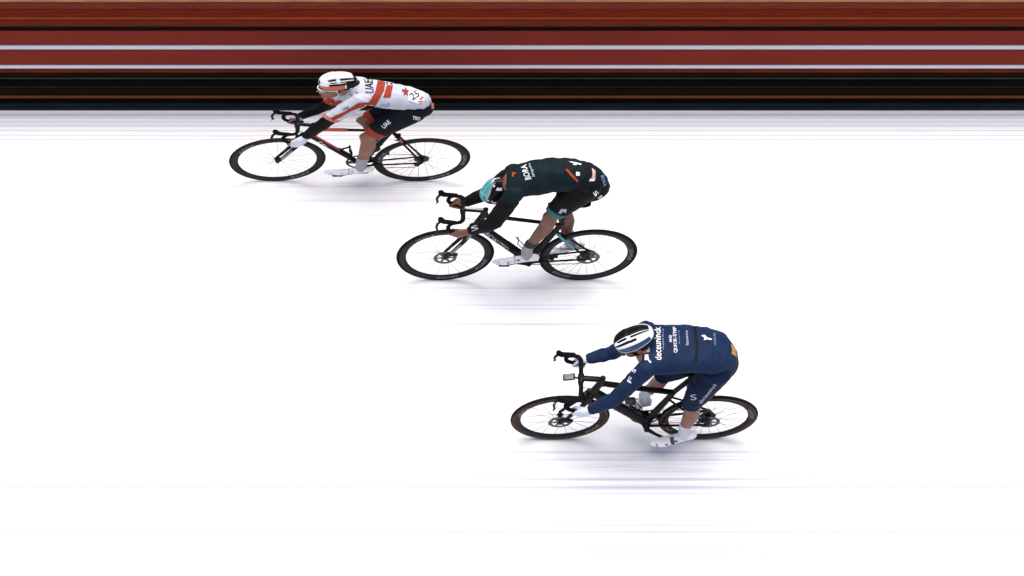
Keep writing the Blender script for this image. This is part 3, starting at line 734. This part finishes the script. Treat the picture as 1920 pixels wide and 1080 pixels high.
    part(fr, 'cassette', cogs, 'cog', root)
    rj = c1 + V(.012, cy, -.075); tj = c1 + V(-.02, cy, -.135)
    part(fr, 'rear_derailleur', [loft([c1 + V(.01, cy + .03, -.02), c1 + V(.025, cy + .035, -.045), rj + V(0, .012, 0)], .014, .016, n=10), loft([rj, tj], .008, .016, n=10), disc_y(.022, cy - .004, cy + .004, rj, teeth=11, depth=.004), disc_y(.022, cy - .004, cy + .004, tj, teeth=11, depth=.004)], 'black_gloss', root)
    chain = []
    top = [bbp + V(.01, cy, .106), c1 + V(0, cy, .042)]; bot = [bbp + V(.02, cy, -.104), tj + V(-.005, cy - cy, -.022)]
    for a, b_ in (top, bot): chain.append(loft([a, b_], .003, .0045, n=6))
    part(fr, 'chain', chain, 'chain_metal', root)
    # bottle cage on the down tube
    ax = unit(bbp - dt0); up = unit(V(ax[2], 0, -ax[0])); up = up if up[2] > 0 else -up
    cg = []
    base = dt0 * .48 + bbp * .52
    if k == 1:
        cg.append(loft([base + up * .03, base + ax * .15 + up * .03], .014, .006))
        for sgn in (-1, 1):
            cg.append(loft([base + ax * .15 + up * .03, base + ax * .12 + up * .05 + V(0, sgn * .034, 0), base + ax * .06 + up * .075 + V(0, sgn * .037, 0), base + ax * .02 + up * .105 + V(0, sgn * .012, 0)], .006, n=8))
        cg.append(loft([base + ax * .02 + up * .03, base + ax * .03 + up * .10], .012, .009))
        base2 = sc * .45 + bbp * .55
    else:
        cg.append(loft([base + up * .034, base + ax * .16 + up * .034], .010, .004))
        for sgn in (-1, 1):
            cg.append(loft([base + ax * .16 + up * .034, base + ax * .165 + up * .06 + V(0, sgn * .03, 0), base + ax * .10 + up * .075 + V(0, sgn * .037, 0), base + ax * .04 + up * .08 + V(0, sgn * .036, 0), base + ax * .01 + up * .11 + V(0, sgn * .018, 0), base + ax * -.01 + up * .10, ], .0042, n=8))
    part(fr, 'bottle_cage', cg, 'black_gloss', root)
    if k == 2:
        ax2 = unit(sc - bbp); fw = V(-ax2[2], 0, ax2[0]); b2 = bbp + ax2 * .12
        g2 = []
        for sgn in (-1, 1):
            g2.append(loft([b2 + fw * .02, b2 + fw * .06 + V(0, sgn * .036, 0), b2 + ax2 * .06 + fw * .075 + V(0, sgn * .036, 0), b2 + ax2 * .09 + fw * .10 + V(0, sgn * .01, 0)], .0042, n=8))
        part(fr, 'bottle_cage', g2, 'black_gloss', root)
    if k == 3:
        cc = V(xb - .082, 0, zb + .018)
        co = part(fr, 'cycle_computer', [box(cc, (.040, .028, .008), [(.97, 0, .24), (0, 1, 0), (-.24, 0, .97)], .4)], 'black_gloss', root)
        part(fr, 'screen', [box(cc + V(-.002, 0, .009), (.030, .023, .0015), [(.97, 0, .24), (0, 1, 0), (-.24, 0, .97)], .3)], 'screen', co)
        part(fr, 'mount', [loft([cc + V(.03, 0, -.005), V(xb, 0, zb)], .008, .005)], 'black_gloss', co)
    # cables in front of the head tube
    part(fr, 'cable', [loft([V(xb - .02, -.03, zb - .01), V(xb + .0, -.035, zb - .07), V(.16, -.03, zb - .11), V(.19, -.022, .76)], .0028, n=6)], 'black_gloss', root)
    return bvh(frame_vf), frame

# ------------------------------------------------------------------ people
def hand_geoms(wr, sgn, xb, zb, gp=9.):
    """palm, four fingers and thumb closed round the drop of the bar; returns (palm, fingers)"""
    P_ = drop_path(xb, zb, sgn)
    tip = V(wr)
    A, Bq = P_[8], P_[9]
    gi = int(gp); G = P_[gi] * (1 - gp + gi) + P_[min(gi + 1, 11)] * (gp - gi)
    T = unit(P_[min(gi + 1, 11)] - P_[gi - 1])            # along the drop, backwards
    o = V(0, sgn, 0)
    N_ = unit(np.cross(T, o)); N_ = N_ if N_[2] > 0 else -N_     # above the bar
    Nw = unit((tip - G) - T * ((tip - G) @ T) * .6)
    palm, fing = [], []
    kn = G + T * .006 + N_ * .018 + o * .026
    palm.append(loft([tip, tip * .5 + kn * .5 + N_ * .004 + o * .003, kn, kn - T * .012 - N_ * .006], [.028, .028, .024, .018], [.032, .044, .050, .042], n=14, side=o))
    ln = (.92, 1.0, .97, .84)
    for i in range(4):
        c = G + T * (.040 - .0225 * i)
        R_ = .0255
        pts = []
        for q in [(-15 + j * 30) for j in range(0, int(7.4 * ln[i]))]:
            a = math.radians(q)
            pts.append(c + (o * math.cos(a) - N_ * math.sin(a)) * R_ )
        fing.append(loft(pts, [.0118] + [.0112] * (len(pts) - 2) + [.0092], n=10))
    th = [kn * .45 + tip * .55 - o * .02, G - T * .018 + N_ * .028 - o * .012, G - T * .030 + N_ * .018 - o * .022, G - T * .038 - N_ * .002 - o * .026]
    fing.append(loft(th, [.015, .0125, .0105, .0085], n=10))
    return palm, fing

def person(D, root, frame_tree, frame_obj):
    fr = Frame(D['B']); k = D['kind']; J = {a: V(b) for a, b in D['J'].items()}; xb, zb = D['bar']
    f, s, u = head_axes(D['head_pitch'], D['head_yaw']); hc = J['head']
    skin = {1: 'skin_fair', 2: 'skin_tan', 3: 'skin_fair'}[k]
    hs = D.get('head_scale', 1.)
    f, s, u = f * hs, s * hs, u * hs
    def H(a, b_, c): return hc + f * a + s * b_ + u * c
    AX = [f, s, u]
    g = []
    # head: cranium, cheeks, jaw, brow, nose, chin, ears, neck
    g += [ellipsoid(H(-.012, 0, .03), (.098, .078, .095), AX), ellipsoid(H(.026, 0, -.045), (.066, .060, .075), AX), ellipsoid(H(.045, 0, -.092), (.042, .044, .030), AX),
          ellipsoid(H(.070, 0, -.105), (.020, .024, .018), AX), ellipsoid(H(.070, 0, .008), (.026, .055, .015), AX), ellipsoid(H(.0, 0, -.06), (.06, .056, .05), AX),
          loft([H(.082, 0, .002), H(.098, 0, -.022), H(.108, 0, -.042)], [.009, .011, .014], [.010, .012, .012], n=10, side=s), ellipsoid(H(.078, 0, -.074), (.020, .026, .012), AX),
          ellipsoid(H(.058, .04, -.03), (.028, .02, .02), AX), ellipsoid(H(.058, -.04, -.03), (.028, .02, .02), AX)]
    for sg in (-1, 1): g.append(ellipsoid(H(-.015, sg * .079, -.03), (.020, .010, .032), AX))
    sh_mid = (J['sh_n'] + J['sh_f']) / 2
    g.append(loft([H(-.03, 0, -.02), H(-.035, 0, -.08), J['neck'], sh_mid * .5 + V(D['torso'][2][0]) * .5], [.052, .052, .054, .055], [.055, .055, .055, .05]))
    tor = D['torso']; pel = D['pelvis']
    def torso_g(q, skip=0): return loft([t[0] for t in tor][skip:], [t[1] * q for t in tor][skip:], [t[2] * q for t in tor][skip:], n=28)
    def pelvis_g(q): return loft([t[0] for t in pel], [t[1] * q for t in pel], [t[2] * q for t in pel], n=28)
    g += [torso_g(.82, 1), pelvis_g(.8)]
    arms = {}
    for e, sg in (('n', -1), ('f', 1)):
        S_, E_, W_ = J['sh_' + e], J['el_' + e], J['wr_' + e]
        m1 = S_ * .5 + E_ * .5; m2 = E_ * .65 + W_ * .35
        arms[e] = ([S_, m1, E_, m2, W_], [.058, .052, .046, .047, .031])
        g.append(loft(arms[e][0], arms[e][1], n=16))
    legs = {}
    for e, sg in (('n', -1), ('f', 1)):
        h_, kn, an = J['hip_' + e], J['kn_' + e], J['ank_' + e]
        back = unit(V(1, 0, .0))
        th = [h_, h_ * .6 + kn * .4 + V(-.01, 0, 0), h_ * .25 + kn * .75, kn]
        shk = [kn + V(.0, 0, 0), kn * .78 + an * .22 + back * .016, kn * .6 + an * .4 + back * .018, kn * .3 + an * .7 + back * .006, an]
        legs[e] = (th, [.082, .080, .064, .052], shk, [.054, .054, .056, .042, .033])
        g.append(loft(th, legs[e][1], n=18)); g.append(loft(shk, legs[e][3], n=18))
        g.append(ellipsoid(kn + V(-.016, 0, .0), (.042, .044, .050)))
        g.append(loft([J['heel_' + e] + V(0, 0, .02), J['ball_' + e], J['toe_' + e] + V(.03, 0, 0)], [.026, .036, .026], [.024, .018, .012]))
        g.append(loft([an, J['heel_' + e] * .75 + J['ball_' + e] * .25 + V(0, 0, .01)], [.032, .03]))
    gloves = {}
    for e, sg in (('n', -1), ('f', 1)):
        pa, fi = hand_geoms(J['wr_' + e], sg, xb, zb, D['grip']); gloves[e] = (pa, fi); g += pa + fi
    body_vf = fused(g, .0062, 5)
    me_ = part(fr, 'body', [body_vf], skin, root); me_.data.set_sharp_from_angle(angle=3)
    # jersey with sleeves
    jm = {1: 'white_kit', 2: 'green_jersey', 3: 'navy_jersey'}[k]; sm = {1: 'navy_shorts', 2: 'black_shorts', 3: 'navy_bib'}[k]
    jg = [torso_g(1.)]
    for e in 'nf':
        P_, R_ = arms[e]
        S_, E_, W_ = P_[0], P_[2], P_[4]
        inn = S_ * .6 + V(tor[2][0]) * .4
        if k == 1: jg.append(loft([inn, S_, S_ * .5 + E_ * .5, S_ * .06 + E_ * .94] if e == 'n' else [inn, S_, S_ * .55 + E_ * .45, S_ * .22 + E_ * .78], [.085, .078, .073, .066], n=18, round_ends=False))
        else: jg.append(loft([inn, S_, P_[1], E_, P_[3], W_ * .93 + E_ * .07], [.085, .070, .060, .055, .054, .039], n=18, round_ends=False))
        jg.append(ellipsoid(S_, (.068, .06, .068)))
    jersey_vf = fused(jg, .0075, 5, folds=.0065, along=(.9, 0, .3))
    jersey = part(fr, 'jersey', [jersey_vf], jm, root); jersey.data.set_sharp_from_angle(angle=3)
    col = loft([J['neck'] * .55 + H(-.035, 0, -.08) * .45, J['neck'] * .9 + sh_mid * .1, sh_mid], [.066, .080, .108], [.066, .072, .080], n=20)
    part(fr, 'collar', [fused([col], .008, 2)], {1: 'white_kit', 2: 'black_shorts', 3: 'navy_jersey'}[k], jersey)
    sleeve_tree = None
    for e in 'nf':
        P_, R_ = arms[e]; S_, E_, W_ = P_[0], P_[2], P_[4]
        if k == 1:
            wv = fused([loft([S_ * .25 + E_ * .75 if e == 'n' else S_ * .3 + E_ * .7, E_, P_[3], W_ * .97 + E_ * .03], [.058, .058, .056, .038], n=18, round_ends=False)], .0065, 3, folds=.005)
            part(fr, 'arm_warmer', [wv], 'black_shorts', root)
            part(fr, 'sleeve_cuff', [loft([S_ * .14 + E_ * .86, S_ * .04 + E_ * .96] if e == 'n' else [S_ * .42 + E_ * .58, S_ * .20 + E_ * .80], [.0715, .0695], n=20, round_ends=False)], 'pink_kit' if e == 'n' else 'red_kit', jersey)
        if k == 2:
            wv = fused([loft([S_ * .8 + E_ * .2, P_[1], E_, P_[3], W_ * .97 + E_ * .03], [.072, .068, .066, .063, .043], n=18, round_ends=False)], .0065, 3, folds=.005)
            part(fr, 'sleeve', [wv], 'black_shorts', jersey, 'black lower sleeve')
            if e == 'n': sleeve_tree = bvh(wv)
        pa, fi = gloves[e]
        if k != 2:
            def fat(gm, q):
                vs = np.array(gm[0]); c = vs.mean(0); return [c + (v - c) * q for v in vs], gm[1]
            W2 = J['wr_' + e]; c_ = np.array(pa[0][0]).mean(0)
            parts_ = [fat(x, 1.10) for x in pa]
            if k == 3: parts_ += [fat(x, 1.06) for x in fi]
            else: parts_ += [fat((x[0][:len(x[0]) // 2 // 10 * 10], [q for q in x[1] if max(q) < len(x[0]) // 2 // 10 * 10]), 1.08) for x in fi[:0]]
            gl = fused(parts_, .0042, 2)
            part(fr, 'glove', [gl], 'glove_white', root)
    # shorts
    sg_ = [pelvis_g(1.0)]
    for e in 'nf':
        th, R_, _, _ = legs[e]
        h_, kn = th[0], th[3]
        end = {1: .84, 2: .80, 3: .97}[k]
        P_ = [V(pel[1][0]) * .4 + h_ * .6, th[0], th[1], th[2], h_ * (1 - end) + kn * end]
        q = {1: (.125, .122, .112, .090, .078), 2: (.122, .118, .108, .088, .078), 3: (.118, .108, .096, .074, .058)}[k]
        if k == 3: P_ = [V(pel[1][0]) * .4 + h_ * .6, th[0], th[1], th[2], h_ * .03 + kn * .97, kn * .93 + J['ank_' + e] * .07]; q = (.120, .112, .102, .086, .068, .066)
        sg_.append(loft(P_, q, n=20, round_ends=False))
        sg_.append(ellipsoid(h_ + V(.012, 0, -.005), (.092, .085, .105)))
    shorts_vf = fused(sg_, .0075, 5, folds=.004, along=(.3, 0, .9))
    shorts = part(fr, 'shorts', [shorts_vf], sm, root); shorts.data.set_sharp_from_angle(angle=3)
    for e in 'nf':
        th, R_, shk, R2 = legs[e]; h_, kn, an = th[0], th[3], shk[4]
        if k < 3:
            a0, a1 = {1: (.70, .88), 2: (.76, .88)}[k]
            rr = {1: (.098, .081), 2: (.092, .079)}[k]
            part(fr, 'hem_band', [fused([loft([h_ * (1 - a0) + kn * a0, h_ * (1 - a1) + kn * a1], rr, n=22, round_ends=False)], .007, 2)], {1: 'red_kit', 2: 'teal_hem'}[k], shorts)
        sh0 = {1: .74, 2: .80, 3: .70}[k]
        so = fused([loft([kn * (1 - sh0) + an * sh0 + V(.004, 0, 0), kn * .15 + an * .85, an, J['heel_' + e] * .75 + J['ball_' + e] * .25 + V(0, 0, .014)], [.047, .042, .040, .038], n=18, round_ends=False)], .0065, 2)
        part(fr, 'sock', [so], {1: 'sock_grey', 2: 'sock_grey', 3: 'sock_white'}[k], root)
        if k == 2:
            part(fr, 'sock_cuff', [fused([loft([kn * (1 - sh0 + .03) + an * (sh0 - .03) + V(.004, 0, 0), kn * .1 + an * .9], [.049, .044], n=18, round_ends=False)], .0065, 2)], 'sock_black', root)
        hl, ba_, to = J['heel_' + e], J['ball_' + e], J['toe_' + e]
        ax = unit(to - hl); up = unit(np.cross(ax, V(0, 1, 0))); up = up if up[2] > 0 else -up
        ins = hl * .62 + ba_ * .38 + up * .022
        shoe = fused([loft([hl + up * .016 - ax * .004, hl * .7 + ba_ * .3 + up * .016, ba_ + up * .004, ba_ * .4 + to * .6, to], [.034, .035, .045, .038, .024], [.038, .036, .029, .023, .016], n=20), ellipsoid(hl * .8 + ba_ * .2 + up * .028, (.045, .036, .030), [ax, V(0, 1, 0), up])], .006, 3)
        sho = part(fr, 'shoe', [shoe], 'shoe_white', root)
        part(fr, 'sole', [loft([hl - up * .022, hl * .6 + ba_ * .4 - up * .014, ba_ - up * .026, to * .8 + ba_ * .2 - up * .014], [.028, .025, .040, .028], [.006, .005, .006, .006], n=14)], 'shoe_sole' if k < 3 else 'grey_gloss', sho)
        part(fr, 'cleat', [box(ba_ - up * .032, (.024, .020, .006), [ax, V(0, 1, 0), up], .3)], 'shoe_sole', sho)
        near = V(0, -1, 0) if e == 'n' else V(0, 1, 0)
        dm = {1: 'grey_gloss', 2: 'green_mark', 3: 'shoe_mark'}[k]
        part(fr, 'shoe_dial', [ellipsoid(ins * .75 + ba_ * .25 + near * .034 + up * .014, (.012, .006, .012))], dm, sho)
        part(fr, 'shoe_dial', [ellipsoid(ins * .2 + ba_ * .8 + near * .038 + up * .012, (.010, .006, .010))], dm, sho)
        part(fr, 'shoe_strap', [loft([ins * .55 + ba_ * .45 + near * .040 + up * .0, ins * .55 + ba_ * .45 + near * .026 + up * .026, ins * .55 + ba_ * .45 - near * .0 + up * .034], .005, .014 if k == 3 else .006, n=8)], 'shoe_mark' if k == 3 else 'grey_gloss', sho)
        part(fr, 'shoe_strap', [loft([to * .5 + ba_ * .5 + near * .036 + up * .004, to * .62 + ba_ * .38 + near * .020 + up * .016], .004, .006, n=8)], dm if k != 2 else 'grey_gloss', sho)
    jt, stt = bvh(jersey_vf), bvh(shorts_vf)
    trees = {'jersey': ([jt, stt], jersey, 'view'), 'shorts': ([jt, stt], shorts, 'view'), 'frame': ([frame_tree], frame_obj, 'view_low')}
    if sleeve_tree: trees['sleeve'] = ([sleeve_tree], jersey, 'view')
    # printed panels and lettering
    for n_, it in enumerate(D['decals']):
        tree, par, vk = trees[it[1]]
        bm = None
        if it[0] == 'poly':
            bm = bmesh.new(); vs = [bm.verts.new((p[0], p[1], 0)) for p in it[4]]
            bm.faces.new(vs); bmesh.ops.triangulate(bm, faces=bm.faces[:]); cut_grid(bm, .015); lift = .0045
        else:
            bm = text_bm(it[4]); c, rx, uy = V(it[5]), V(it[6]), V(it[7])
            for v in bm.verts:
                p = c + rx * v.co.x + uy * v.co.y; v.co = Vector((p[0], p[1], 0))
            cut_grid(bm, .02); lift = .0065
        lay_on(fr, bm, tree, D[vk], it[3], it[2], par, lift + .0001 * (n_ % 7))
    helmet(fr, k, hc, f, s, u, root)
    face(fr, k, H, AX, root)

def helmet(fr, k, hc, f, s, u, root):
    nt_, nf_ = 44, 72
    c = hc + f * (.008 if k == 1 else -.018) + u * .035
    vs, fs, mi = [], [], []
    P0 = 106
    vents = {1: [(8, 18), (38, 50), (56, 63)], 2: [(9, 22), (38, 52), (66, 76)], 3: [(-2, 8), (22, 30)]}[k]
    def isvent(t, ph):
        a = abs(ph)
        return any(lo <= a <= hi for lo, hi in vents) and (.20 + .0022 * a < t < .46 or .52 < t < .86)
    for i in range(nt_ + 1):
        t = i / nt_
        for j in range(nf_ + 1):
            ph = -P0 + 2 * P0 * j / nf_
            ang = math.pi * t
            ln = (.122 if t < .5 else .142) * (.76 if k == 1 else 1)
            rad = math.sin(ang) ** .72
            sq = 1.0
            if isvent(t, ph): sq = .90
            a = ln * math.cos(ang); q = math.radians(ph)
            side = .092 * rad * math.sin(q) * sq; up = (.110 if t < .5 else .104) * rad * math.cos(q) * sq
            lowcut = .004 + .05 * max(0, t - .45)    # rim height on the head, a little higher at the back
            if up < lowcut - .03: up = lowcut - .03
            vs.append(c + f * a + s * side + u * up)
    def colour(t, ph):
        a = abs(ph)
        if k == 1:
            if isvent(t, ph) and a > 30: return 1
            if t > .80 or (t > .62 and a > 58): return 1
            if a > 78 and t < .60: return 2
            if 64 < a <= 78 and .30 < t: return 1
            if t < .1 and a < 40: return 1
            return 0
        if k == 2:
            hgt = math.sin(math.pi * t) ** .72 * math.cos(math.radians(ph))
            if hgt > .58: return 3
            if hgt > .50: return 5
            if isvent(t, ph): return 1
            return 0 if (int(t * 18) + int((ph + 120) / 22)) % 7 == 0 else 1
        if a > 92: return 5
        if ph > 66 or ph < -70: return 4 if t < .8 else 0
        if -36 < ph < 18 and t < .88: return 1
        if 38 < ph < 50 and .06 < t < .58: return 1
        if isvent(t, ph): return 1
        return 0
    for i in range(nt_):
        for j in range(nf_):
            a = i * (nf_ + 1) + j
            fs.append((a, a + 1, a + nf_ + 2, a + nf_ + 1)); mi.append(colour((i + .5) / nt_, -P0 + 2 * P0 * (j + .5) / nf_))
    me = bpy.data.meshes.new('helmet'); me.from_pydata(fr(vs).tolist(), [], fs); me.update()
    me.polygons.foreach_set('material_index', mi)
    bm = bmesh.new(); bm.from_mesh(me); bmesh.ops.remove_doubles(bm, verts=bm.verts[:], dist=.0004)
    bmesh.ops.recalc_face_normals(bm, faces=bm.faces[:])
    bmesh.ops.solidify(bm, geom=bm.faces[:], thickness=.008); bm.to_mesh(me); bm.free()
    o = finish('helmet', me, ['white_gloss', 'black_gloss', 'red_gloss', 'teal_gloss', 'navy_gloss', 'grey_gloss'], root, None, 35)
    # straps
    def H(a, b_, c_): return hc + f * a + s * b_ + u * c_
    gs = []
    for sg in (-1, 1):
        gs.append(loft([H(.03, sg * .082, .02), H(.012, sg * .080, -.05), H(.03, sg * .055, -.105), H(.045, 0, -.125)], .007, .0025, n=8))
        gs.append(loft([H(-.06, sg * .080, .01), H(-.02, sg * .078, -.035), H(.012, sg * .080, -.05)], .006, .0025, n=8))
    part(fr, 'helmet_strap', gs, 'white_gloss' if k == 1 else 'black_gloss', o)

def face(fr, k, H, AX, root):
    for sg in (-1, 1):
        e = part(fr, 'eye', [ellipsoid(H(.083, sg * .031, -.018), (.010, .012, .009), AX, 8, 12)], 'eye_white', root)
        part(fr, 'iris', [ellipsoid(H(.092, sg * .031, -.018), (.003, .005, .005), AX, 6, 10)], 'hair', e)
    part(fr, 'mouth', [ellipsoid(H(.094, 0, -.074), (.006, .022, .006), AX, 8, 12)], 'lip', root)
    hair = [ellipsoid(H(-.035, 0, .0), (.088, .081, .07), AX)]
    if k == 1: hair.append(ellipsoid(H(-.085, 0, -.03), (.045, .06, .05), AX))
    part(fr, 'hair', [fused(hair, .008, 2)], 'hair', root)
    if k == 3:
        bd = [ellipsoid(H(.045, 0, -.094), (.046, .050, .034), AX), ellipsoid(H(.070, 0, -.107), (.024, .030, .020), AX), ellipsoid(H(.015, .048, -.075), (.03, .014, .04), AX), ellipsoid(H(.015, -.048, -.075), (.03, .014, .04), AX)]
        part(fr, 'beard', [fused(bd, .006, 2)], 'beard', root)
    if k in (1, 3):
        rim = [H(.02, -.084, -.004), H(.065, -.066, -.006), H(.098, -.036, -.008), H(.108, 0, -.006), H(.098, .036, -.008), H(.065, .066, -.006), H(.02, .084, -.004)]
        gl = part(fr, 'sunglasses', [loft(rim, .005, .005, n=8)], 'white_gloss' if k == 1 else 'black_gloss', root)
        for sg in (-1, 1):
            part(fr, 'lens', [ellipsoid(H(.094, sg * .034, -.022), (.010, .034, .018), [unit(AX[0] + sg * AX[1] * .45), unit(AX[1] - sg * AX[0] * .45), AX[2]], 10, 16)], 'lens' if k == 1 else 'black_gloss', gl)

LB = {1: ('person', 'racing cyclist in white jersey with red bands, number 25 and white helmet, leading', 'black and red racing bicycle of the leading white-jerseyed cyclist, nearest the barrier'),
      2: ('person', 'racing cyclist in dark green jersey with head bowed under a teal and black helmet', 'black racing bicycle with silver stem under the dark green cyclist in the middle'),
      3: ('person', 'racing cyclist in all navy blue kit with black and white striped helmet, last', 'black racing bicycle with brown tyre walls and handlebar computer under the navy cyclist')}
for D in RIDERS:
    k = D['kind']
    bk = thing('bicycle', LB[k][2], 'bicycle', D['base'], 'racing bicycles crossing the finish')
    tree, fobj = bicycle(D, bk)
    pr = thing('person', LB[k][1], 'person', D['base'], 'racing cyclists crossing the finish')
    person(D, pr, tree, fobj)
